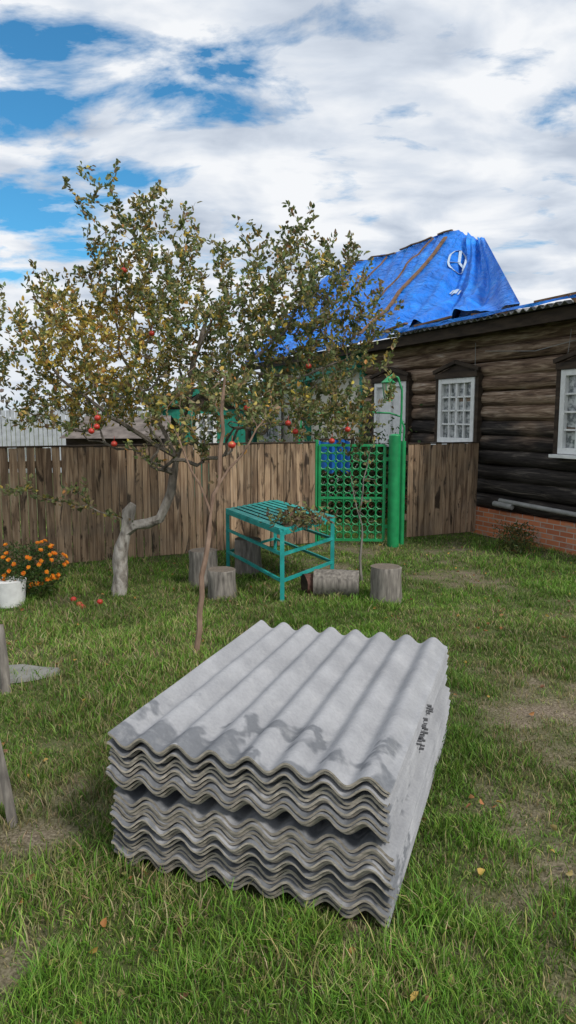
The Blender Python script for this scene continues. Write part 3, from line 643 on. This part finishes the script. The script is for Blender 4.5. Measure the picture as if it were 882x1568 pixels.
# ------------------------------------------------------------ marigolds + pot
mb=MB(); mb.tube([(0,0,0),(0,0,.02),(0,0,.24),(0,0,.26)],[.15,.155,.175,.18],20); o=mb.build('flower_pot',M_wht,None,True); o.location=(-2.86,7.05,0)
mg=empty('marigold_bush',(-2.75,7.3,0)); 
n=2600; q=rng.normal(size=(n,3)); q=nrm(q)*rng.random((n,1))**.4; P=q*np.array([.42,.35,.3])+np.array([0,0,.32])
make_leaves('foliage',P,rng.normal(size=(n,3)),rng.uniform(.03,.06,n),rng.uniform(.008,.018,n),pal(n,[(.04,.08,.02),(.07,.12,.03),(.1,.08,.03)],[3,2,1]),M_leaf,mg)
PP=[];DD=[];UU=[]
for _ in range(75):
    q=rng.normal(size=3);q/=np.linalg.norm(q);q[1]=-abs(q[1]); q[2]=q[2]*.8+.2; c_=q*np.array([.44,.37,.32])+np.array([0,0,.34])
    ax=nrm(q+np.array([0,-.3,.6])); e1=nrm(np.cross(ax,[.1,.9,.3])); e2=np.cross(ax,e1)
    for L_,ti in ((9,.15),(7,.6)):
        for k_ in range(L_):
            t=2*math.pi*k_/L_; PP.append(c_);DD.append(e1*math.cos(t)+e2*math.sin(t)+ax*ti);UU.append(ax)
n=len(PP); make_leaves('blooms',np.array(PP),np.array(DD),rng.uniform(.02,.03,n),rng.uniform(.014,.02,n),pal(n,[(.75,.22,.01),(.7,.32,.02),(.6,.12,.01)],[3,2,1],.1),M_leaf,mg,up=np.array(UU))
def post(name,a,b,w):
    mb=MB(); a=Vector(a);b=Vector(b); mb.tube([a,a.lerp(b,.35)+Vector((.005,0,0)),a.lerp(b,.7),b],[w*1.05,w,w*.95,w*.8],8,0,True,.35,1); mb.build(name,[M_grey,M_cut],None,True)
post('wooden_post',(-1.99,4.75,-.02),(-2.03,4.8,.46),.04); post('wooden_post',(-1.29,3.09,-.02),(-1.40,3.15,.6),.022); post('wooden_post',(-1.44,3.3,-.02),(-1.52,3.3,.75),.05)
mb=MB(); vs=[];k_=14
for q in range(k_):
    t=2*math.pi*q/k_; rr=1+.2*math.sin(3*t+1)+.08*math.sin(5*t); vs.append((.24*rr*math.cos(t),.16*rr*math.sin(t),0)); 
vs+= [(a_*.94,b_*.94,.03) for a_,b_,c_ in vs]
mb.add(vs,[(q,(q+1)%k_,k_+(q+1)%k_,k_+q) for q in range(k_)]+[tuple(range(k_,2*k_))]); o=mb.build('flat_stone',nmat('stone',two((.24,.24,.22)),(9,9,9))); o.location=(-1.98,5.05,.0)
mb=MB()
for q in range(4): mb.sphere((-2.05+.06*q*(-1)**q,6.85+.1*q,.03),.032,0,10,(1,1,.9))
mb.build('fallen_apples',M_apple,None,True)
for (a_,b_,h_) in [(3.35,10.2,.35),(3.2,9.8,.25)]:
    n=500; P=np.stack([rng.normal(a_,.12,n),rng.normal(b_,.2,n),rng.random(n)*h_],1)
    make_leaves('weed_clump',P,rng.normal(size=(n,3))+np.array([0,0,.8]),rng.uniform(.04,.09,n),rng.uniform(.008,.02,n),pal(n,[(.1,.12,.03),(.2,.12,.05),(.06,.09,.03)],[2,1,2]),M_leaf)
# ------------------------------------------------------------ world
w=bpy.data.worlds.new('World'); S.world=w; w.use_nodes=True; nt=w.node_tree; bg=nt.nodes['Background']; bg.inputs[1].default_value=.1
sky=N(nt,'ShaderNodeTexSky',sky_type='NISHITA'); sky.sun_disc=False; sky.sun_elevation=math.radians(46); sky.sun_rotation=math.radians(135)
tc=N(nt,'ShaderNodeTexCoord'); sp=N(nt,'ShaderNodeSeparateXYZ'); nt.links.new(tc.outputs['Generated'],sp.inputs[0])
zc=math_n(nt,'ADD',math_n(nt,'MAXIMUM',sp.outputs[2],0),.25)
cb=N(nt,'ShaderNodeCombineXYZ'); nt.links.new(math_n(nt,'DIVIDE',sp.outputs[0],zc),cb.inputs[0]); nt.links.new(math_n(nt,'DIVIDE',sp.outputs[1],zc),cb.inputs[1])
p=cb.outputs[0]
wn=N(nt,'ShaderNodeTexNoise'); wn.inputs['Scale'].default_value=4; wn.inputs['Detail'].default_value=4; nt.links.new(p,wn.inputs['Vector'])
wv=N(nt,'ShaderNodeVectorMath',operation='MULTIPLY_ADD'); nt.links.new(wn.outputs['Color'],wv.inputs[0]); wv.inputs[1].default_value=(.5,.25,0); nt.links.new(p,wv.inputs[2])
pw=wv.outputs[0]
mp0=N(nt,'ShaderNodeMapping'); mp0.inputs['Scale'].default_value=(1,1.7,1); mp0.inputs['Rotation'].default_value=(0,0,.25); nt.links.new(p,mp0.inputs[0])
n1=noise(nt,mp0.outputs[0],3.4,7,.3,.6); cov=math_n(nt,'ADD',math_n(nt,'MULTIPLY',math_n(nt,'SUBTRACT',n1,.5),2.2),.66)
for gx_,gy_,r_,s_ in [(-.45,1.36,.26,.52),(-.17,1.38,.26,.50),(.22,1.41,.13,.36),(-.60,1.66,.34,.50),(-.78,2.0,.4,.42),(-.2,2.05,.3,.2),(.15,1.68,.16,.2)]:
    ds=N(nt,'ShaderNodeVectorMath',operation='DISTANCE'); nt.links.new(pw,ds.inputs[0]); ds.inputs[1].default_value=(gx_+.25,gy_+.125,0)
    mr=N(nt,'ShaderNodeMapRange',interpolation_type='SMOOTHSTEP'); nt.links.new(ds.outputs['Value'],mr.inputs[0]); mr.inputs[1].default_value=0; mr.inputs[2].default_value=r_; mr.inputs[3].default_value=s_; mr.inputs[4].default_value=0
    cov=math_n(nt,'SUBTRACT',cov,mr.outputs[0])
mask=ramp(nt,cov,[(.12,(0,0,0)),(.48,(1,1,1))])
mp=N(nt,'ShaderNodeMapping'); mp.inputs['Location'].default_value=(4.2,1.1,0); mp.inputs['Scale'].default_value=(1,1.5,1); nt.links.new(p,mp.inputs[0])
n2=noise(nt,mp.outputs[0],3.4,7,.3,.5)
cc=ramp(nt,n2,[(.33,(4.8,5.5,6.6)),(.46,(6.8,7.4,8.3)),(.59,(9.2,9.4,9.7))])
skc=mix(nt,1.0,sky.outputs[0],(.45,1.2,1.5),'MULTIPLY')
c=mix(nt,mask,skc,cc)
hz=N(nt,'ShaderNodeMapRange'); nt.links.new(sp.outputs[2],hz.inputs[0]); hz.inputs[1].default_value=.0; hz.inputs[2].default_value=.16; hz.inputs[3].default_value=.7; hz.inputs[4].default_value=0
c=mix(nt,hz.outputs[0],c,(7.0,7.6,8.4)); nt.links.new(c,bg.inputs[0])
# ------------------------------------------------------------ sun + camera
sl=bpy.data.lights.new('sun','SUN'); sl.energy=2.6; sl.angle=math.radians(9); sl.color=(1,.95,.88)
so=bpy.data.objects.new('sun',sl); COL.objects.link(so)
el=math.radians(46); dv=Vector((.707*math.cos(el),-.707*math.cos(el),math.sin(el))); so.rotation_euler=dv.to_track_quat('Z','Y').to_euler(); so.location=(5,-5,10)
cd=bpy.data.cameras.new('camera'); cd.sensor_fit='VERTICAL'; cd.sensor_height=36; cd.lens=24.8; cd.clip_end=2000; cd.clip_start=.05
co=bpy.data.objects.new('camera',cd); COL.objects.link(co); co.location=(0,0,1.9); co.rotation_euler=(math.radians(82.4),0,0); S.camera=co
